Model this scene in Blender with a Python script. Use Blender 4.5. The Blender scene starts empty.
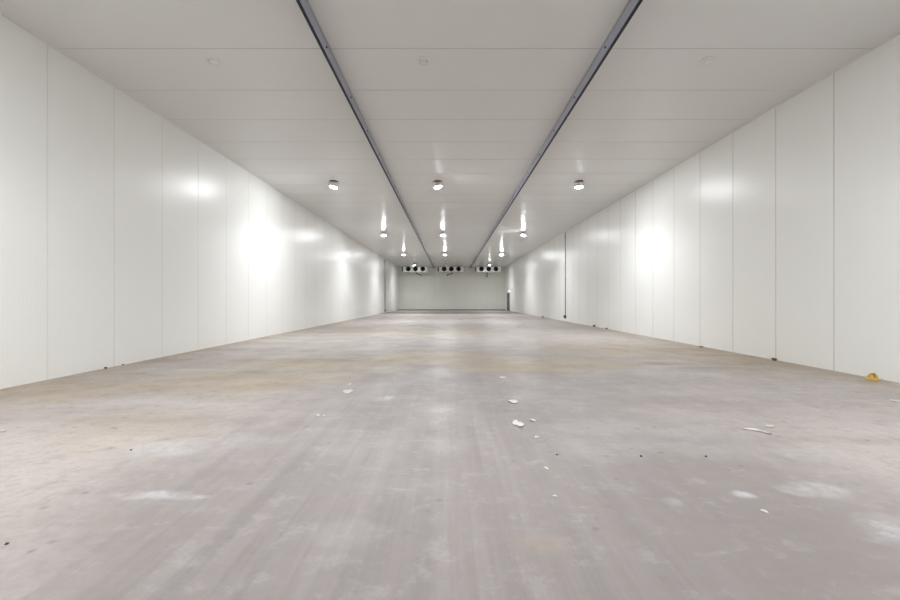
import bpy, bmesh, math, random
from mathutils import Vector, Matrix
random.seed(7)
S = bpy.context.scene
COL = S.collection
PI = math.pi

# ------------------------------------------------------------------ dimensions (metres)
XL, XR = -6.0, 6.45            # side walls
YN, YF = -9.0, 46.4            # near (behind the camera) and far wall
H = 5.02                       # ceiling height
EYE = 1.19
FPX = 400.0                    # focal length in pixels of a 900 px wide frame


def ground(px, py):
    Y = EYE * FPX / (py - 300.0)
    return (px - 450.0) / FPX * Y, Y


# ------------------------------------------------------------------ mesh helpers
def add_box(bm, x0, x1, y0, y1, z0, z1, mi=0):
    v = [bm.verts.new(p) for p in ((x0, y0, z0), (x1, y0, z0), (x1, y1, z0), (x0, y1, z0),
                                   (x0, y0, z1), (x1, y0, z1), (x1, y1, z1), (x0, y1, z1))]
    for f in ((0, 3, 2, 1), (4, 5, 6, 7), (0, 1, 5, 4), (1, 2, 6, 5), (2, 3, 7, 6), (3, 0, 4, 7)):
        bm.faces.new([v[i] for i in f]).material_index = mi


def add_lathe(bm, prof, n=28, axis='Z', org=(0, 0, 0), smooth=True):
    """prof: list of (radius, height). Closed at r = 0 ends."""
    def P(r, h, a):
        c, s = r * math.cos(a), r * math.sin(a)
        if axis == 'Z':
            p = (c, s, h)
        elif axis == 'Y':
            p = (c, h, s)
        else:
            p = (h, c, s)
        return (p[0] + org[0], p[1] + org[1], p[2] + org[2])
    rings = []
    for r, h in prof:
        if r < 1e-6:
            rings.append([bm.verts.new(P(0, h, 0))])
        else:
            rings.append([bm.verts.new(P(r, h, 2 * PI * i / n)) for i in range(n)])
    for a, b in zip(rings[:-1], rings[1:]):
        for i in range(n):
            j = (i + 1) % n
            if len(a) == 1 and len(b) == 1:
                continue
            if len(a) == 1:
                f = bm.faces.new((a[0], b[j], b[i]))
            elif len(b) == 1:
                f = bm.faces.new((a[i], a[j], b[0]))
            else:
                f = bm.faces.new((a[i], a[j], b[j], b[i]))
            f.smooth = smooth


def add_tube(bm, pts, r, n=10):
    pts = [Vector(p) for p in pts]
    rings = []
    for i, p in enumerate(pts):
        if i == 0:
            d = pts[1] - p
        elif i == len(pts) - 1:
            d = p - pts[i - 1]
        else:
            d = (pts[i + 1] - p).normalized() + (p - pts[i - 1]).normalized()
        d.normalize()
        up = Vector((0, 0, 1)) if abs(d.z) < .9 else Vector((1, 0, 0))
        u = d.cross(up).normalized()
        w = d.cross(u).normalized()
        rings.append([bm.verts.new(p + r * (math.cos(2 * PI * k / n) * u + math.sin(2 * PI * k / n) * w)) for k in range(n)])
    for a, b in zip(rings[:-1], rings[1:]):
        for k in range(n):
            f = bm.faces.new((a[k], a[(k + 1) % n], b[(k + 1) % n], b[k]))
            f.smooth = True
    bm.faces.new(rings[0])
    bm.faces.new(rings[-1][::-1])


def obj(name, bm, mats, parent=None, loc=None, bevel=0, fix=True):
    if fix:
        bmesh.ops.recalc_face_normals(bm, faces=bm.faces[:])
    me = bpy.data.meshes.new(name)
    bm.to_mesh(me)
    bm.free()
    for m in (mats if isinstance(mats, (list, tuple)) else [mats]):
        me.materials.append(m)
    o = bpy.data.objects.new(name, me)
    COL.objects.link(o)
    if parent:
        o.parent = parent
    if loc:
        o.location = loc
    if bevel:
        b = o.modifiers.new('bevel', 'BEVEL')
        b.width = bevel
        b.segments = 2
        b.limit_method = 'ANGLE'
    return o


def tag(o, label, cat, group=None):
    o['label'] = label
    o['category'] = cat
    if group:
        o['group'] = group
    return o


def thing(name, label, cat, loc, group=None, rz=0):
    o = bpy.data.objects.new(name, None)
    o.empty_display_size = .1
    COL.objects.link(o)
    o.location = loc
    o.rotation_euler = (0, 0, rz)
    return tag(o, label, cat, group)


def struct(o):
    o['kind'] = 'structure'
    return o


def children(o):
    return [c for c in bpy.data.objects if c.parent == o]


def dup(root, loc, label, rz=None):
    r = root.copy()
    COL.objects.link(r)
    r.location = loc
    if rz is not None:
        r.rotation_euler = (0, 0, rz)
    r['label'] = label
    for ch in children(root):
        c = ch.copy()
        COL.objects.link(c)
        c.parent = r
        for g in children(ch):
            d = g.copy()
            COL.objects.link(d)
            d.parent = c
    return r


# ------------------------------------------------------------------ node helpers
class NT:
    def __init__(self, name):
        self.m = bpy.data.materials.new(name)
        self.m.use_nodes = True
        self.t = self.m.node_tree
        self.b = self.t.nodes['Principled BSDF']

    def put(self, sock, v):
        if isinstance(v, bpy.types.NodeSocket):
            self.t.links.new(v, sock)
        elif isinstance(v, (tuple, list)) and len(v) == 3 and sock.type == 'RGBA':
            sock.default_value = (*v, 1)
        else:
            sock.default_value = v

    def math(self, op, a, b=0.0, c=0.0, clamp=False):
        n = self.t.nodes.new('ShaderNodeMath')
        n.operation = op
        n.use_clamp = clamp
        self.put(n.inputs[0], a)
        self.put(n.inputs[1], b)
        self.put(n.inputs[2], c)
        return n.outputs[0]

    def vmath(self, op, a, b=(0, 0, 0)):
        n = self.t.nodes.new('ShaderNodeVectorMath')
        n.operation = op
        self.put(n.inputs[0], a)
        self.put(n.inputs[1], b)
        return n.outputs['Value'] if op in ('LENGTH', 'DOT_PRODUCT', 'DISTANCE') else n.outputs[0]

    def coord(self):
        n = self.t.nodes.new('ShaderNodeTexCoord')
        return n.outputs['Object']

    def noise(self, vec, scale, detail=4, rough=.55, colour=False):
        n = self.t.nodes.new('ShaderNodeTexNoise')
        self.put(n.inputs['Vector'], vec)
        n.inputs['Scale'].default_value = scale
        n.inputs['Detail'].default_value = detail
        n.inputs['Roughness'].default_value = rough
        return n.outputs['Color' if colour else 'Fac']

    def ramp(self, v, lo, hi, a=0.0, b=1.0):
        n = self.t.nodes.new('ShaderNodeMapRange')
        n.interpolation_type = 'SMOOTHSTEP'
        self.put(n.inputs['Value'], v)
        for k, x in zip(('From Min', 'From Max', 'To Min', 'To Max'), (lo, hi, a, b)):
            n.inputs[k].default_value = x
        return n.outputs[0]

    def mix(self, f, a, b, mode='MIX'):
        n = self.t.nodes.new('ShaderNodeMix')
        n.data_type = 'RGBA'
        n.blend_type = mode
        self.put(n.inputs['Factor'], f)
        self.put(n.inputs['A'], a) if False else None
        self.put(n.inputs[6], a)
        self.put(n.inputs[7], b)
        return n.outputs[2]

    def bump(self, h, strength, dist):
        n = self.t.nodes.new('ShaderNodeBump')
        n.inputs['Strength'].default_value = strength
        n.inputs['Distance'].default_value = dist
        self.put(n.inputs['Height'], h)
        self.t.links.new(n.outputs[0], self.b.inputs['Normal'])

    def sep(self, v):
        n = self.t.nodes.new('ShaderNodeSeparateXYZ')
        self.put(n.inputs[0], v)
        return n.outputs


def plain(name, col, rough=.5, metal=0.0, var=.06, scale=6.0):
    """a simple procedural material: slight mottling of colour and gloss"""
    k = NT(name)
    n = k.noise(k.coord(), scale)
    lo = tuple(c * (1 - var) for c in col)
    hi = tuple(min(1, c * (1 + var)) for c in col)
    k.put(k.b.inputs['Base Color'], k.mix(n, lo, hi))
    k.put(k.b.inputs['Roughness'], k.ramp(n, .3, .7, rough * .9, min(1, rough * 1.1)))
    k.b.inputs['Metallic'].default_value = metal
    return k.m


def panel_material(name, col, rough, rib_axis, rib=.05, strength=.12, spec=.5):
    """coated steel sandwich panel with a faint micro-ribbing along one axis"""
    k = NT(name)
    c = k.coord()
    s = k.sep(c)
    n = k.noise(c, .45, 3)
    col2 = tuple(x * .985 for x in col)
    k.put(k.b.inputs['Base Color'], k.mix(k.ramp(n, .3, .7), col2, col))
    k.b.inputs['Roughness'].default_value = rough
    k.b.inputs['Specular IOR Level'].default_value = spec
    a = s[{'X': 0, 'Y': 1, 'Z': 2}[rib_axis]]
    wv = k.math('SINE', k.math('MULTIPLY', a, 2 * PI / rib))
    k.bump(wv, strength, .002)
    return k.m


# ------------------------------------------------------------------ materials
M_WALL = panel_material('white coated wall panel', (.878, .885, .866), .33, 'Y', .05, .15)
M_BACK = panel_material('pale grey green wall panel', (.76, .765, .70), .35, 'X')
M_CEIL = panel_material('white coated ceiling panel', (.785, .785, .778), .2, 'X', .05, .02, .12)
M_SEAL_L = plain('pale grey panel sealant', (.70, .70, .68), .7)
M_SEAL_R = plain('mid grey panel sealant', (.55, .55, .53), .7)
M_SEAL_C = plain('grey ceiling sealant', (.60, .585, .57), .7)
M_TRIM = plain('off white sealant trim', (.74, .73, .70), .5)
M_BASE = plain('dark grey green base strip', (.17, .17, .14), .6)
M_GALV = plain('blue grey galvanised rail', (.40, .42, .50), .38, .0, .10, 9)
M_NAVY = plain('dark navy rail lip', (.010, .012, .028), .6)
M_BOLT = plain('dark steel bolt', (.10, .10, .13), .4, .7)
M_WHITE = plain('white painted metal', (.90, .90, .89), .28)
M_GREYM = plain('light grey lamp metal', (.52, .52, .53), .35, .3)
M_DARKM = plain('dark grey metal', (.075, .07, .07), .45, .2)
M_BLACK = plain('black fan plastic', (.008, .008, .009), .5)
M_PIPE = plain('dark brown grey conduit', (.09, .085, .075), .5)
M_PIPEG = plain('dark olive conduit', (.13, .14, .10), .5)
M_DOOR = plain('dark slate door leaf', (.055, .065, .065), .5)
M_PAPER = plain('white paper', (.58, .55, .53), .8, 0, .05, 20)
M_CHIP = plain('off white plaster', (.55, .51, .465), .8, 0, .08, 30)
M_LEAFY = None
M_BROWN = plain('brown dry leaf', (.20, .10, .045), .7, 0, .35, 25)
M_STEM = plain('brown leaf stem', (.16, .09, .03), .7)
M_PEB = plain('dark grit', (.10, .09, .085), .8, 0, .2, 30)


def emission(name, col, strength):
    k = NT(name)
    n = k.noise(k.coord(), 4.0)
    k.put(k.b.inputs['Base Color'], (.9, .9, .9))
    k.put(k.b.inputs['Emission Color'], k.mix(n, col, tuple(min(1, c * 1.02) for c in col)))
    k.b.inputs['Emission Strength'].default_value = strength
    return k.m


LAMP_COL = (.95, .975, 1.0)
M_LENS = emission('lit white lamp lens', LAMP_COL, 560.0)
M_LENS_OFF = plain('unlit grey lamp lens', (.10, .10, .10), .3)
M_EXIT = emission('lit white exit light', (1, 1, .96), 1.2)

k = NT('yellow dry leaf')
c = k.coord()
s = k.sep(c)
vein = k.math('ABSOLUTE', k.math('SINE', k.math('MULTIPLY', k.math('ADD', k.math('ABSOLUTE', s[0]), s[1]), 150)))
k.put(k.b.inputs['Base Color'], k.mix(k.ramp(k.noise(c, 22), .42, .62), (.60, .40, .06), (.25, .13, .03)))
k.bump(vein, .3, .002)
k.b.inputs['Roughness'].default_value = .55
M_LEAFY = k.m

# ---- concrete floor -------------------------------------------------------------
k = NT('worn concrete floor')
c = k.coord()
s = k.sep(c)
X, Y = s[0], s[1]
flat = k.vmath('MULTIPLY', c, (1, 1, 0))
big = k.noise(flat, .28, 4)
mid = k.noise(flat, 1.3, 6, .6)
fine = k.noise(flat, 14, 6, .7)
col = k.mix(k.ramp(big, .38, .62), (.365, .322, .305), (.435, .387, .36))
col = k.mix(k.math('MULTIPLY', k.ramp(mid, .45, .68), .35), col, (.36, .335, .325))
warp = k.vmath('SCALE', k.vmath('SUBTRACT', k.noise(flat, 1.1, 5, .65, True), (.5, .5, .5)))
warp.node.inputs['Scale'].default_value = 2.4
wy = k.vmath('SCALE', k.vmath('SUBTRACT', k.noise(k.vmath('MULTIPLY', flat, (.35, 1.3, 0)), 1.0, 5, .65, True), (.5, .5, .5)))
wy.node.inputs['Scale'].default_value = 2.6


def stain(px, py, rx, ry, strength, soft=.35, warped=1.0, along=True):
    """mask of one stain; centre and half sizes measured on the floor"""
    x, y = ground(px, py)
    y0 = EYE * FPX / (py + ry - 300)
    y1 = EYE * FPX / (py - ry - 300)
    ax = rx / FPX * y
    ay = (y1 - y0) / 2
    d = k.vmath('SUBTRACT', flat, (x, (y0 + y1) / 2, 0))
    d = k.vmath('MULTIPLY', d, (1 / ax, 1 / ay, 0))
    w = k.vmath('SCALE', wy if along else warp)
    w.node.inputs['Scale'].default_value = warped
    d = k.vmath('ADD', d, w)
    l = k.vmath('LENGTH', k.vmath('MULTIPLY', d, (1, 1, 0)))
    return k.math('MULTIPLY', k.ramp(l, 1.25, soft), strength)


# cross streaks (left by sweeping) and wheel tracks down the middle
cross = k.noise(k.vmath('MULTIPLY', flat, (.16, 1.7, 0)), 1.0, 5, .6)
col = k.mix(k.math('MULTIPLY', k.ramp(cross, .5, .68), .5), col, (.29, .25, .20))
col = k.mix(k.math('MULTIPLY', k.ramp(cross, .48, .32), .45), col, (.50, .475, .455))
lane = k.math('ADD', k.math('ABSOLUTE', k.math('SUBTRACT', X, .35)), k.math('MULTIPLY', k.math('SUBTRACT', big, .5), 3.0))
col = k.mix(k.math('MULTIPLY', k.ramp(lane, 3.6, 1.0), k.ramp(Y, 16, 3, .45, .9)), col, k.mix(mid, (.198, .171, .167), (.234, .204, .197)))  # grey middle lane, painted darker towards the camera to offset strong lamp light
track = k.noise(k.vmath('MULTIPLY', flat, (5.5, .22, 0)), 1.0, 6, .7)
tm = k.math('MULTIPLY', k.ramp(k.math('ABSOLUTE', k.math('ADD', X, .3)), 2.4, .6), k.ramp(Y, 9.0, 2.5))
col = k.mix(k.math('MULTIPLY', k.math('MULTIPLY', k.ramp(track, .48, .62), tm), .5), col, (.17, .155, .158))
col = k.mix(k.math('MULTIPLY', k.math('MULTIPLY', k.ramp(track, .5, .36), tm), .32), col, (.33, .31, .315))

BEIGE, BROWN = (.36, .28, .165), (.215, .16, .095)
for a in ((320, 364, 95, 9, .60), (430, 357, 75, 7, .55), (560, 366, 105, 8, .55), (505, 370, 60, 5, .45), (640, 350, 120, 8, .45),
          (235, 386, 110, 15, .50), (60, 392, 90, 14, .40), (760, 362, 80, 12, .55), (420, 332, 120, 5, .28), (120, 430, 90, 20, .18)):
    col = k.mix(stain(*a[:4], min(.85, a[4] * 1.3)), col, BEIGE)
for a in ((340, 360, 70, 3, .50), (262, 372, 35, 3, .35), (545, 366, 60, 3, .40), (700, 368, 40, 2.5, .40), (425, 358, 35, 3, .3), (660, 364, 30, 2, .4),
          (130, 374, 20, 2, .4)):
    col = k.mix(stain(*a[:4], min(.8, a[4] * 1.3), soft=.1), col, BROWN)
for a in ((838, 406, 62, 5, .55), (545, 545, 32, 13, .25), (690, 405, 60, 4, .2)):
    col = k.mix(k.math('MULTIPLY', stain(*a, soft=.1), k.ramp(k.noise(flat, 9, 5, .7), .40, .62)), col, (.27, .20, .17))
col = k.mix(stain(545, 545, 32, 13, .35), col, (.36, .285, .24))
# pale paint and lime patches
for a in ((158, 449, 46, 7, .40), (148, 493, 38, 5, .6), (188, 497, 36, 3, .55), (745, 494.5, 13, 4.5, .75), (818, 492, 40, 9, .48),
          (886, 531, 34, 15, .60), (385, 398.5, 11, 3, .6), (600, 446, 90, 13, .2), (335, 540, 34, 18, .16), (810, 452, 45, 7, .22),
          (400, 478, 46, 16, .08), (640, 428, 90, 8, .2), (255, 440, 60, 8, .15), (672, 500, 10, 5, .3), (705, 376, 30, 3, .4), (365, 447, 45, 14, .10)):
    m = k.math('MULTIPLY', stain(*a, along=False, warped=1.9), k.ramp(k.noise(flat, 4.5, 6, .75), .36, .62, .15, 1))
    col = k.mix(m, col, (.62, .63, .66))
# long scratch
m = stain(80, 452, 14, 2.5, .6, .1, .3)
col = k.mix(m, col, (.36, .29, .19))
blot = k.noise(flat, 4.5, 6, .75)
col = k.mix(k.math('MULTIPLY', k.ramp(blot, .50, .66), .42), col, (.21, .185, .17))
col = k.mix(k.math('MULTIPLY', k.ramp(blot, .48, .34), .24), col, (.45, .425, .415))
# dirt swept against the side walls
dl = k.math('SUBTRACT', X, XL)
dr = k.math('SUBTRACT', XR, X)
edge = k.math('MINIMUM', dl, dr)
edge = k.math('ADD', edge, k.math('MULTIPLY', k.math('SUBTRACT', k.noise(flat, 1.6, 6, .7), .5), 1.6))
col = k.mix(k.ramp(edge, 1.0, .0, 0, .75), col, (.31, .245, .17))
# joint with a brown dirt band at the old partition line, paler strip behind the last lamps
jy = k.math('ABSOLUTE', k.math('SUBTRACT', Y, 36.9))
col = k.mix(k.math('MULTIPLY', k.ramp(jy, 2.0, .8), .85), col, (.15, .115, .08))
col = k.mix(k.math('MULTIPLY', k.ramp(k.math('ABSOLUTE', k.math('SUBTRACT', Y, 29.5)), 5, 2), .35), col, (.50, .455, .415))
scr = k.noise(k.vmath('MULTIPLY', flat, (2.2, 7.0, 0)), 1.0, 8, .75)
col = k.mix(k.math('MULTIPLY', k.ramp(scr, .56, .70), .30), col, (.21, .185, .17))
col = k.mix(k.math('MULTIPLY', k.ramp(scr, .44, .30), .25), col, (.47, .44, .43))
# pits and specks
v = k.t.nodes.new('ShaderNodeTexVoronoi')
k.put(v.inputs['Vector'], flat)
v.inputs['Scale'].default_value = 5.5
pit = k.math('MULTIPLY', k.ramp(v.outputs['Distance'], .17, .05), k.ramp(k.noise(flat, 2.0, 2), .46, .58))
col = k.mix(k.math('MULTIPLY', pit, .8), col, (.16, .14, .13))
col = k.mix(k.math('MULTIPLY', k.ramp(fine, .42, .66), .34), col, (.24, .222, .215))
k.put(k.b.inputs['Base Color'], col)
k.put(k.b.inputs['Roughness'], k.ramp(mid, .3, .7, .36, .56))
k.b.inputs['Specular IOR Level'].default_value = .45
k.bump(k.math('ADD', k.math('MULTIPLY', fine, .4), mid), .22, .006)
M_FLOOR = k.m

# ------------------------------------------------------------------ the setting
bm = bmesh.new()
add_box(bm, XL - .2, XR + .2, YN - .2, YF + .2, -.25, 0)
struct(obj('floor', bm, M_FLOOR))


def panelled(name, mats, a0, a1, first, step, gw, gd, place, b0, b1):
    """wall or ceiling of panels: real V-grooves between them. place(a, d, b) -> point;
    a runs along the row of panels, d goes into the wall, b across."""
    bm = bmesh.new()
    prof = [(a0, 0, 0)]
    a = first
    while a - step > a0 + .1:
        a -= step
    while a < a1 - .1:
        prof += [(a - gw / 2, 0, 0), (a - gw / 5, gd, 1), (a + gw / 5, gd, 1), (a + gw / 2, 0, 1)]
        a += step
    prof.append((a1, 0, 0))
    T = .18
    fr = [(bm.verts.new(place(p[0], p[1], b0)), bm.verts.new(place(p[0], p[1], b1))) for p in prof]
    bk = [(bm.verts.new(place(p[0], T, b0)), bm.verts.new(place(p[0], T, b1))) for p in (prof[0], prof[-1])]
    for i in range(len(fr) - 1):
        f = bm.faces.new((fr[i][0], fr[i + 1][0], fr[i + 1][1], fr[i][1]))
        f.material_index = 1 if prof[i + 1][2] else 0
    bm.faces.new((bk[0][0], bk[1][0], bk[1][1], bk[0][1]))
    bm.faces.new((fr[0][0], fr[0][1], bk[0][1], bk[0][0]))
    bm.faces.new((fr[-1][0], fr[-1][1], bk[1][1], bk[1][0]))
    for e in (0, 1):
        vs = [p[e] for p in fr] + [bk[1][e], bk[0][e]]
        bm.faces.new(vs)
    return struct(obj(name, bm, mats))


panelled('wall_left', [M_WALL, M_SEAL_L], YN, YF, 5.96, 1.19, .011, .004, lambda a, d, b: (XL - d, a, b), 0, H)
panelled('wall_right', [M_WALL, M_SEAL_R], YN, YF, 6.72, 1.2, .013, .006, lambda a, d, b: (XR + d, a, b), 0, H)
panelled('wall_back', [M_BACK, M_SEAL_L], XL, XR, XL + .6, 1.2, .02, .008, lambda a, d, b: (a, YF + d, b), 0, H)
panelled('wall_front', [M_WALL, M_SEAL_L], XL, XR, XL + .6, 1.2, .02, .008, lambda a, d, b: (a, YN - d, b), 0, H)
panelled('ceiling', [M_CEIL, M_SEAL_C], YN - .2, YF + .2, 7.295, 1.2, .016, .006, lambda a, d, b: (b, a, H + d), XL - .2, XR + .2)


def cove(name, x, sx):
    bm = bmesh.new()
    r = .022
    pts = [(0, 0), (0, -r), (r * .35, -r * .35), (r, 0)]
    rows = []
    for y in (YN, YF):
        rows.append([bm.verts.new((x + sx * p[0], y, H + p[1])) for p in pts])
    for i in range(4):
        j = (i + 1) % 4
        bm.faces.new((rows[0][i], rows[0][j], rows[1][j], rows[1][i]))
    bm.faces.new(rows[0])
    bm.faces.new(rows[1])
    return struct(obj(name, bm, M_TRIM))


cove('trim_1', XL, 1)
cove('trim_2', XR, -1)


bm = bmesh.new()
add_box(bm, XL + .03, XR - .03, YF - .04, YF, 0, .10)
struct(obj('baseboard_back', bm, M_BASE))

# dark door leaf in the right wall near the far corner
d = bpy.data.objects.new('door_1', None)
COL.objects.link(d)
d.location = (XR, 43.7, 0)
struct(d)
d['label'] = 'dark narrow door in the right wall beside the far corner'
bm = bmesh.new()
for y0, y1, z0, z1 in ((-.92, -.80, 0, 2.05), (.80, .92, 0, 2.05), (-.92, .92, 1.95, 2.05)):
    add_box(bm, -.07, 0, y0, y1, z0, z1)
obj('door_frame', bm, M_TRIM, d)
bm = bmesh.new()
add_box(bm, -.11, 0, -.79, .79, .01, 1.94)
lf = obj('door_leaf', bm, M_DOOR, d, bevel=.006)
bm = bmesh.new()
add_tube(bm, [(-.11, -.62, 1.0), (-.17, -.62, 1.0), (-.17, -.62, 1.25), (-.11, -.62, 1.25)], .015)
obj('door_handle', bm, M_GREYM, d)

t = thing('exit_light', 'small white emergency light above the dark door by the far corner', 'light', (XR, 43.4, 2.051))
bm = bmesh.new()
add_box(bm, -.09, 0, -.2, .2, 0, .16)
obj('light_housing', bm, M_WHITE, t, bevel=.01)
bm = bmesh.new()
add_box(bm, -.10, -.088, -.17, .17, .02, .14)
add_box(bm, -.08, -.02, -.212, -.198, .02, .14)
obj('diffuser', bm, M_EXIT, t)


# ------------------------------------------------------------------ ceiling rails
def rail(x, sx, label):
    """x: inner face at the ceiling; sx points away from the room's centre line"""
    t = thing('ceiling_rail', label, 'rail', (x, 0, H), 'long ceiling rails')
    y0, y1 = YN + .05, YF - .15
    D = .175
    bm = bmesh.new()
    add_box(bm, min(0, sx * .012), max(0, sx * .012), y0, y1, -D, 0)
    obj('web', bm, M_GALV, t)
    bm = bmesh.new()
    add_box(bm, min(sx * .0, sx * .036), max(sx * .0, sx * .036), y0, y1, -D - .02, -D)
    obj('lip', bm, M_NAVY, t)
    bm = bmesh.new()
    a, b = sorted((-sx * .022, 0))
    add_box(bm, a, b, y0, y1, -.012, 0)
    obj('top_flange', bm, M_GREYM, t)
    y = 3.0
    i = 0
    while y < 24:
        bm = bmesh.new()
        add_lathe(bm, [(0, 0), (.016, 0), (.016, .012), (.009, .02), (0, .02)], 8, 'X')
        o = obj('bolt', bm, M_BOLT, t, (0, y, -.09))
        o.scale.x = -sx
        y += 1.46
    return t


rail(-1.835, -1, 'long blue grey ceiling rail left of the middle row of lamps')
rail(2.305, 1, 'long blue grey ceiling rail right of the middle row of lamps')


# ------------------------------------------------------------------ ceiling floodlights
def make_lamp(tilt_x, tilt_y, lens_mat, lit, label):
    t = thing('ceiling_floodlight', label, 'lamp', (0, 0, H), 'ceiling floodlights in three rows')
    bm = bmesh.new()
    add_lathe(bm, [(0, -.016), (.12, -.016), (.128, -.012), (.128, 0), (0, 0)], 24)
    obj('mounting_plate', bm, M_DARKM, t)
    bm = bmesh.new()
    for sx in (-1, 1):
        add_box(bm, min(sx * .152, sx * .16), max(sx * .152, sx * .16), -.015, .015, -.15, -.016)
    add_box(bm, -.16, .16, -.015, .015, -.028, -.016)
    obj('bracket', bm, M_GREYM, t)
    bm = bmesh.new()
    add_lathe(bm, [(0, .085), (.06, .085), (.068, .075), (.075, .03), (.11, .0), (.148, -.035), (.150, -.055), (.138, -.055), (.125, -.04), (0, -.04)], 32)
    h = obj('lamp_housing', bm, M_WHITE, t, (0, 0, -.15))
    h.rotation_euler = (tilt_x, tilt_y, 0)
    h.scale = (.86, .86, .86)
    bm = bmesh.new()
    add_lathe(bm, [(0, -.070), (.045, -.069), (.09, -.065), (.12, -.057), (.132, -.046), (0, -.046)], 32)
    obj('lens', bm, lens_mat, h)
    if lit:
        L = bpy.data.lights.new('lamp_beam', 'SPOT')
        L.energy = LAMP_W
        batwing(L)
        L.color = LAMP_COL
        L.spot_size = math.radians(136)
        L.spot_blend = .8
        L.shadow_soft_size = .11
        lo = bpy.data.objects.new('lamp_beam', L)
        COL.objects.link(lo)
        lo.parent = h
        lo.location = (0, 0, -.085)
        lo.rotation_euler = (-tilt_x, -tilt_y, 0)
    return t


LAMP_W = 350.0


def batwing(L):
    """wide beam of a high bay floodlight: a little more to the sides than straight down"""
    L.use_nodes = True
    t = L.node_tree
    e = t.nodes['Emission']
    g = t.nodes.new('ShaderNodeNewGeometry')
    x = t.nodes.new('ShaderNodeSeparateXYZ')
    t.links.new(g.outputs['Incoming'], x.inputs[0])
    a = t.nodes.new('ShaderNodeMath')
    a.operation = 'ABSOLUTE'
    t.links.new(x.outputs[2], a.inputs[0])
    m = t.nodes.new('ShaderNodeMath')
    m.operation = 'MAXIMUM'
    t.links.new(a.outputs[0], m.inputs[0])
    m.inputs[1].default_value = .4
    p = t.nodes.new('ShaderNodeMath')
    p.operation = 'POWER'
    t.links.new(m.outputs[0], p.inputs[0])
    p.inputs[1].default_value = -.3
    t.links.new(p.outputs[0], e.inputs['Strength'])

ROWS = [-6.5, 3.2, 12.9, 22.6, 32.3, 42.0]
COLS = [(-3.75, 'left of the left rail'), (-.40, 'between the two rails'), (4.16, 'right of the right rail')]
ORD = {-6.5: 'behind the viewer', 3.2: 'nearest the viewer', 12.9: 'the largest one showing', 22.6: 'next to the largest',
       32.3: 'third in line', 42.0: 'smallest, by the fan units'}
TILT = {(12.9, 0): (.11, .24), (12.9, 1): (.11, -.24), (12.9, 2): (.10, -.02), (22.6, 0): (.22, -.10), (22.6, 1): (.16, .03), (22.6, 2): (.22, .36),
        (32.3, 0): (.10, .0), (32.3, 1): (.20, .12), (32.3, 2): (.19, .02), (42.0, 1): (-.5, 0), (42.0, 0): (.0, 0), (42.0, 2): (.0, 0)}
for y in ROWS:
    for ci, (x, where) in enumerate(COLS):
        off = (y == 42.0 and ci == 1)
        tx, ty = TILT.get((y, ci), (.08, .0))
        lab = ('unlit dark ' if off else 'white lit ') + 'floodlight %s, %s' % (where, ORD[y])
        o = make_lamp(-tx, ty, M_LENS_OFF if off else M_LENS, not off, lab)
        o.location = (x, y, H)

# flush discs of the ceiling nearest the viewer
proto = None
for x, lab in ((-3.78, 'faint white round cover on the ceiling left of the left rail'), (-.42, 'faint white round cover on the ceiling between the rails'),
               (4.11, 'faint white round cover on the ceiling right of the right rail')):
    if proto is None:
        t = thing('ceiling_cover', lab, 'ceiling cover', (x, 6.4, H), 'round covers on the near ceiling')
        bm = bmesh.new()
        add_lathe(bm, [(0, -.014), (.10, -.014), (.112, -.008), (.115, 0), (0, 0)], 32)
        obj('cover_plate', bm, M_CEIL, t)
        bm = bmesh.new()
        add_lathe(bm, [(0, -.055), (.03, -.052), (.06, -.038), (.075, -.014), (0, -.014)], 32)
        obj('dome', bm, M_CEIL, t)
        proto = t
    else:
        dup(proto, (x, 6.4, H), lab)


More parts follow.
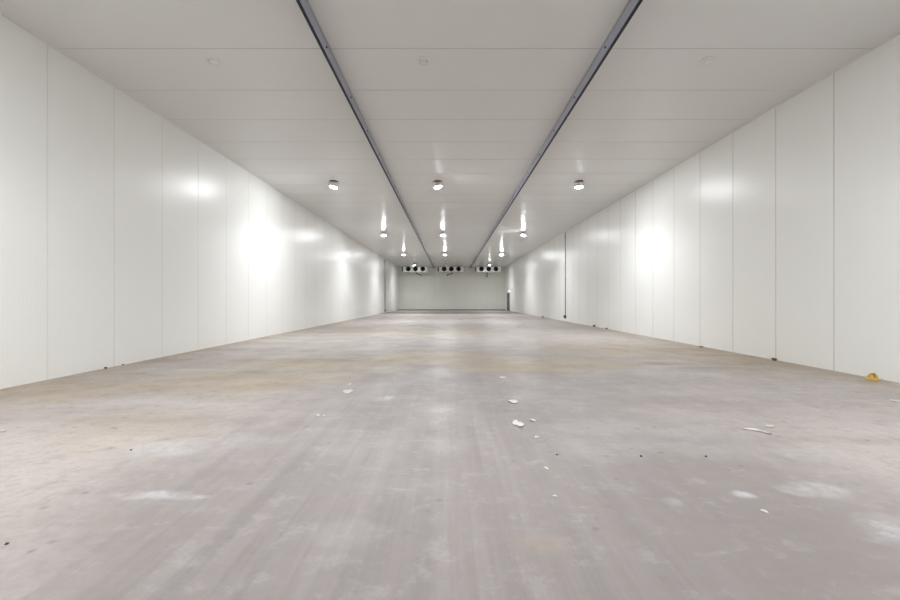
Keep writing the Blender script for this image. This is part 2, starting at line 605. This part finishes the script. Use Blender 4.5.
# ------------------------------------------------------------------ unit coolers on the far wall
def make_cooler(label, drain):
    t = thing('unit_cooler', label, 'cooler', (0, 44.8, H - .1), 'fan coolers under the far ceiling')
    W, HH, D = 2.74, .58, .62
    bm = bmesh.new()
    add_box(bm, -W / 2, W / 2, .05, D, -HH, 0)
    obj('casing', bm, M_WHITE, t, bevel=.012)
    # front plate with three round openings
    bm = bmesh.new()
    n = 32
    R = .245
    cell = .82
    for kx in (-1, 0, 1):
        cx = kx * .81
        x0 = -W / 2 if kx == -1 else cx - .405
        x1 = W / 2 if kx == 1 else cx + .405
        z0, z1 = -HH - .01, .01
        cz = -.25
        inner, outer, deep = [], [], []
        for i in range(n):
            a = 2 * PI * (i + .5) / n
            ca, sa = math.cos(a), math.sin(a)
            inner.append(bm.verts.new((cx + R * ca, -.012, cz + R * sa)))
            deep.append(bm.verts.new((cx + R * ca, .05, cz + R * sa)))
            sx = ((x1 - cx) / ca) if ca > 0 else ((x0 - cx) / ca)
            sz = ((z1 - cz) / sa) if sa > 0 else ((z0 - cz) / sa)
            q = min(sx, sz)
            outer.append(bm.verts.new((cx + q * ca, -.012, cz + q * sa)))
        for i in range(n):
            j = (i + 1) % n
            bm.faces.new((inner[i], inner[j], outer[j], outer[i]))
            bm.faces.new((inner[i], deep[i], deep[j], inner[j]))
        # the four corners left by the radial outer edge
        for cxn, czn in ((x0, z0), (x1, z0), (x0, z1), (x1, z1)):
            vs = [v for v in outer]
            best = sorted(vs, key=lambda v: (v.co.x - cxn) ** 2 + (v.co.z - czn) ** 2)[:2]
            bm.faces.new((best[0], best[1], bm.verts.new((cxn, -.012, czn))))
    obj('front_plate', bm, M_WHITE, t)
    for kx in (-1, 0, 1):
        cx = kx * .81
        bm = bmesh.new()
        add_lathe(bm, [(.245, 0), (.268, 0), (.262, -.055), (.250, -.06), (.245, -.05), (.245, 0)], 32, 'Y')
        f = obj('fan', bm, M_DARKM, t, (cx, -.012, -.25))
        bm = bmesh.new()
        add_lathe(bm, [(0, .045), (.243, .045), (.243, .05), (0, .05)], 32, 'Y')
        obj('fan_well', bm, M_BLACK, f)
        bm = bmesh.new()
        add_lathe(bm, [(0, -.02), (.05, -.02), (.065, 0), (.065, .04), (0, .04)], 20, 'Y')
        for b in range(5):
            a0 = b * 2 * PI / 5
            vs = []
            for rr, da, yy in ((.06, -.25, .03), (.225, -.15, .035), (.225, .45, .0), (.06, .35, -.005)):
                vs.append(Vector((rr * math.cos(a0 + da), yy, rr * math.sin(a0 + da))))
            lo = [bm.verts.new(v) for v in vs]
            hi = [bm.verts.new(v + Vector((0, .006, 0))) for v in vs]
            bm.faces.new(lo)
            bm.faces.new(hi[::-1])
            for i in range(4):
                bm.faces.new((lo[i], lo[(i + 1) % 4], hi[(i + 1) % 4], hi[i]))
        obj('fan_blades', bm, M_BLACK, f)
        bm = bmesh.new()
        for rr in (.07, .12, .17, .22):
            add_lathe(bm, [(rr - .004, -.052), (rr + .004, -.052), (rr + .004, -.06), (rr - .004, -.06), (rr - .004, -.052)], 28, 'Y')
        for b in range(4):
            a = b * PI / 4
            add_tube(bm, [(-.245 * math.cos(a), -.054, -.245 * math.sin(a)), (.245 * math.cos(a), -.054, .245 * math.sin(a))], .004, 6)
        obj('fan_guard', bm, M_BLACK, f)
    bm = bmesh.new()
    add_box(bm, -W / 2 + .03, W / 2 - .03, .0, D + .02, -HH - .05, -HH - .008)
    obj('drip_tray', bm, M_GREYM, t, bevel=.01)
    bm = bmesh.new()
    add_box(bm, -W / 2 - .17, -W / 2 - .004, .08, D - .04, -HH + .06, -.04)
    obj('end_box', bm, M_PIPEG, t, bevel=.01)
    bm = bmesh.new()
    add_box(bm, W / 2 + .004, W / 2 + .13, .08, D - .04, -HH + .06, -.04)
    obj('end_cap', bm, M_GREYM, t, bevel=.01)
    for sx in (-1, 1):
        bm = bmesh.new()
        add_tube(bm, [(sx * 1.1, .3, 0), (sx * 1.1, .3, .1)], .014, 8)
        obj('hanger_rod', bm, M_DARKM, t)
    for pts in drain:
        bm = bmesh.new()
        add_tube(bm, pts, .05, 10)
        obj('drain_pipe', bm, M_PIPE, t)
    return t


back = YF - 44.8
o = make_cooler('three fan white cooler at the far wall, left of the left rail',
                [[(0, .25, -.62), (.06, .25, -.68), (.32, .25, -.86), (.40, .25, -.88), (.52, .25, -.88), (.52, .4, -.88), (.52, back - .02, -.9)]])
o.location.x = -3.87
o = make_cooler('three fan white cooler at the far wall, between the two rails',
                [[(.10, .25, -.62), (.10, .25, -.72), (.10, .35, -.74), (-.2, .35, -.84), (-.46, .35, -.88), (-.46, back - .02, -.9)]])
o.location.x = .15
o = make_cooler('three fan white cooler at the far wall, right of the right rail',
                [[(-.16, .25, -.62), (-.16, .25, -1.02), (-.16, .32, -1.06), (-.16, back - .02, -1.06)]])
o.location.x = 4.34


# ------------------------------------------------------------------ pipes on the side walls
def wall_pipe(x, sx, y, z0, r, mat, boxm, label):
    t = thing('wall_conduit', label, 'pipe', (x, y, 0))
    bm = bmesh.new()
    add_tube(bm, [(sx * (r + .01), 0, z0 + .1), (sx * (r + .01), 0, H - .05)], r, 12)
    obj('conduit', bm, mat, t)
    bm = bmesh.new()
    add_box(bm, min(0, sx * .1), max(0, sx * .1), -.07, .07, z0, z0 + .16)
    obj('junction_box', bm, boxm, t, bevel=.008)
    for z in (1.0, 2.3, 3.6, 4.7):
        bm = bmesh.new()
        add_box(bm, min(0, sx * (2 * r + .016)), max(0, sx * (2 * r + .016)), -r - .02, r + .02, z, z + .03)
        obj('clip', bm, mat, t, bevel=.004)
    return t


wall_pipe(XR, -1, 22.3, .18, .016, M_PIPE, M_DARKM, 'thin dark vertical conduit on the right wall ending in a small box')
wall_pipe(XL, 1, 36.75, .12, .026, M_PIPEG, M_DARKM, 'dark olive vertical conduit on the left wall near the far end')


# ------------------------------------------------------------------ litter on the floor
def leaf_mesh(bm, L, W, curl, cup, n=10, m=6):
    vs = []
    for i in range(n + 1):
        u = i / n
        w = W / 2 * (math.sin(PI * min(1, u ** .8)) ** .8) * (1 + .10 * math.sin(u * 23)) + .001
        row = []
        for j in range(m + 1):
            q = j / m * 2 - 1
            x = q * w
            z = cup * (q * q) * w * 1.6 + curl * L * (u - .5) ** 2 * 1.5
            row.append(bm.verts.new((x * (1 - .25 * cup * abs(q)), (u - .5) * L, z + .004)))
        vs.append(row)
    for i in range(n):
        for j in range(m):
            f = bm.faces.new((vs[i][j], vs[i + 1][j], vs[i + 1][j + 1], vs[i][j + 1]))
            f.smooth = True


def solid(o, th):
    md = o.modifiers.new('thickness', 'SOLIDIFY')
    md.thickness = th
    md.offset = 1


def leaf(px, py, L, W, mat, label, rz, rx=0, ry=0, curl=.3, cup=.4, off=(0, 0), lift=0):
    x, y = ground(px, py)
    t = thing('dry_leaf', label, 'leaf', (x + off[0], y + off[1], 0))
    bm = bmesh.new()
    leaf_mesh(bm, L, W, curl, cup)
    o = obj('blade', bm, mat, t, (0, 0, lift))
    o.rotation_euler = (rx, ry, rz)
    solid(o, .0025)
    bm = bmesh.new()
    add_tube(bm, [(0, -L * .45, .004 + curl * L * .3), (0, -L * .62, .006 + curl * L * .3), (.01, -L * .72, .02 + curl * L * .3)], .0022, 6)
    s_ = obj('stem', bm, M_STEM, o)
    # rest the lowest point on the floor
    bpy.context.view_layer.update()
    zs = [(q.matrix_world @ v_.co).z for q in (o, s_) for v_ in q.data.vertices]
    o.location.z += .002 - min(zs)
    xs = [(q.matrix_world @ v_.co).x for q in (o, s_) for v_ in q.data.vertices]
    if max(xs) > XR - .05:
        t.location.x -= max(xs) - (XR - .05)
    return t


leaf(873, 380.4, .16, .15, M_LEAFY, 'yellow curled dry leaf leaning at the foot of the right wall', 1.15, .0, -.75, -.7, .2)
leaf(780, 360.6, .10, .08, M_BROWN, 'small dark brown curled leaf at the foot of the right wall', .4, .3, .2, .7, .8)
leaf(701, 347.4, .09, .06, M_BROWN, 'tiny brown leaf near the right wall, beyond the dark brown curled one', 1.2, .1, .1, .6, .6)
leaf(607, 329.3, .12, .09, M_BROWN, 'brown leaf by the right wall, nearer of two in front of the conduit', .6, .3, .1, .9, .8)
leaf(597, 327.0, .16, .13, M_BROWN, 'brown leaf by the right wall, farther of two in front of the conduit', .2, .5, .2, .9, .9)
leaf(545, 317.4, .18, .14, M_BROWN, 'brown leaf by the right wall beyond the dark conduit', .4, .4, .2, .9, .9)
leaf(104, 369.0, .06, .05, M_BROWN, 'tiny brown leaf fragment at the foot of the left wall', .4, .4, .2, .8, .8, (.03, 0))


def scrap(px, py, w, d, label, name='paper_scrap', cat='paper scrap', mat=M_PAPER, rz=0.0, bend=.012, seed=0, n=12, m=6, strip=False):
    """torn, slightly buckled piece lying on the floor; irregular outline, real thickness"""
    rnd = random.Random(seed)
    x, y = ground(px, py)
    ph = [rnd.uniform(0, 6.28) for _ in range(6)]
    bm = bmesh.new()
    vs = []
    for i in range(n + 1):
        u = i / n * 2 - 1
        hw = d / 2 * (max(0, 1 - abs(u) ** 2.2) ** .5 if not strip else (1 - abs(u) ** 3) * .9 + .1)
        hw *= 1 + .22 * math.sin(4 * u + ph[0]) + .12 * math.sin(9 * u + ph[1])
        mid_ = (.22 * d * math.sin(2 * u + ph[2])) + (d * .9 * math.cos(u * 1.5) if strip else 0)
        row = []
        for j in range(m + 1):
            q = j / m * 2 - 1
            z = .5 * bend * (.5 + .5 * math.sin(3 * u + ph[3] + 1.5 * q)) * (.4 + .6 * abs(math.sin(2.2 * u + ph[4]))) + bend * .3 * q * q
            row.append(bm.verts.new((u * w / 2, mid_ + q * (hw + .0015), z)))
        vs.append(row)
    for i in range(n):
        for j in range(m):
            f = bm.faces.new((vs[i][j], vs[i + 1][j], vs[i + 1][j + 1], vs[i][j + 1]))
            f.smooth = True
    lo = min(v_.co.z for v_ in bm.verts)
    for v_ in bm.verts:
        v_.co.z += .001 - lo
    o = obj(name, bm, mat, None, (x, y, 0), fix=True)
    o.rotation_euler = (0, 0, rz)
    solid(o, .002)
    return tag(o, label, cat)


scrap(348, 391.2, .135, .20, 'bright off white flake alone on the brownish floor left of the centre', 'plaster_flake', 'flake', M_CHIP, .2, .012, 1)
scrap(349.5, 384.6, .05, .10, 'tiny pale flake just beyond the bright off white flake', 'plaster_flake', 'flake', M_CHIP, .2, .008, 2)
scrap(318, 415.5, .05, .05, 'left of two tiny white chips left of the floor centre', 'plaster_flake', 'flake', M_CHIP, .1, .008, 3)
scrap(324, 416.4, .03, .05, 'right of two tiny white chips left of the floor centre', 'plaster_flake', 'flake', M_CHIP, .4, .008, 4)
scrap(513, 401.6, .11, .13, 'flat white paper scrap right of centre, farthest of the paper cluster', rz=.2, bend=.02, seed=5)
scrap(518, 424.2, .12, .14, 'crumpled pinkish white paper scrap, largest of the cluster right of centre', rz=-.3, bend=.016, seed=6)
scrap(533, 420.8, .05, .05, 'small white paper bit beside the crumpled pinkish scrap', rz=.3, bend=.02, seed=7)
scrap(537, 437.6, .045, .035, 'faint pale paper bit nearest the viewer in the cluster right of centre', rz=.5, bend=.01, seed=8)
scrap(503, 378.0, .12, .15, 'faint pale flake on the beige stain right of centre', 'plaster_flake', 'flake', M_CHIP, .2, .012, 9)
scrap(757, 431.8, .21, .042, 'long bright curved white paper strip on the right side of the floor', rz=-.75, bend=.016, seed=10, strip=True, n=16)
scrap(770, 426.3, .09, .06, 'dull pale scrap just behind the long curved white strip', mat=M_CHIP, rz=-.3, bend=.008, seed=11)
scrap(897, 401.3, .13, .09, 'white scrap at the right edge below the yellow leaf', rz=.2, bend=.02, seed=12)
scrap(764, 511.2, .03, .03, 'tiny white fleck near the right, below the curved strip', 'plaster_flake', 'flake', M_CHIP, .2, .006, 13)
scrap(546, 468.3, .03, .035, 'tiny white fleck right of centre on the near floor', 'plaster_flake', 'flake', M_CHIP, .2, .006, 14)
scrap(2, 431.2, .05, .06, 'tiny white fleck at the left edge of the floor', 'plaster_flake', 'flake', M_CHIP, .2, .008, 15)
scrap(648, 371.5, .09, .14, 'pale fleck on the beige floor towards the right wall', 'plaster_flake', 'flake', M_CHIP, .2, .01, 16)
scrap(555, 496.5, .028, .018, 'thin white sliver on the near floor right of centre', 'plaster_flake', 'flake', M_CHIP, -.9, .006, 17)


def pebble(px, py, r, label, seed):
    rnd = random.Random(seed)
    x, y = ground(px, py)
    bm = bmesh.new()
    bmesh.ops.create_icosphere(bm, subdivisions=2, radius=r)
    for v_ in bm.verts:
        v_.co *= rnd.uniform(.82, 1.15)
        v_.co.z *= .6
    lo = min(v_.co.z for v_ in bm.verts)
    for v_ in bm.verts:
        v_.co.z -= lo
    o = obj('grit_crumb', bm, M_PEB, None, (x, y, 0))
    return tag(o, label, 'grit')


pebble(131, 450.5, .009, 'dark grit crumb on the pale patch at the left', 1)
pebble(641, 456.8, .010, 'dark grit crumb right of centre, left of a pair', 2)
pebble(706, 456.8, .009, 'dark grit crumb right of centre, right of a pair', 3)
pebble(557, 455.2, .009, 'dark grit crumb near the paper cluster right of centre', 4)
pebble(7, 544.5, .008, 'dark grit crumb in the near left corner', 5)
pebble(123, 365.2, .018, 'dark crumb at the foot of the left wall', 6)

# ------------------------------------------------------------------ world, camera, view
w = bpy.data.worlds.new('World')
S.world = w
w.use_nodes = True
w.node_tree.nodes['Background'].inputs[0].default_value = (.6, .65, .7, 1)
w.node_tree.nodes['Background'].inputs[1].default_value = .02

cam = bpy.data.cameras.new('camera')
cam.sensor_fit = 'HORIZONTAL'
cam.sensor_width = 36
cam.lens = 36 * FPX / 900
cam.clip_end = 200
co = bpy.data.objects.new('camera', cam)
COL.objects.link(co)
co.location = (0, 0, EYE)
co.rotation_euler = (PI / 2, 0, 0)
S.camera = co

S.view_settings.view_transform = 'Standard'
S.view_settings.look = 'None'
S.view_settings.gamma = 1
S.view_settings.exposure = 0.22
S.view_settings.use_curve_mapping = False
S.cycles.use_denoising = True
S.cycles.max_bounces = 14
S.cycles.diffuse_bounces = 10
S.cycles.glossy_bounces = 6
S.cycles.sample_clamp_indirect = 6
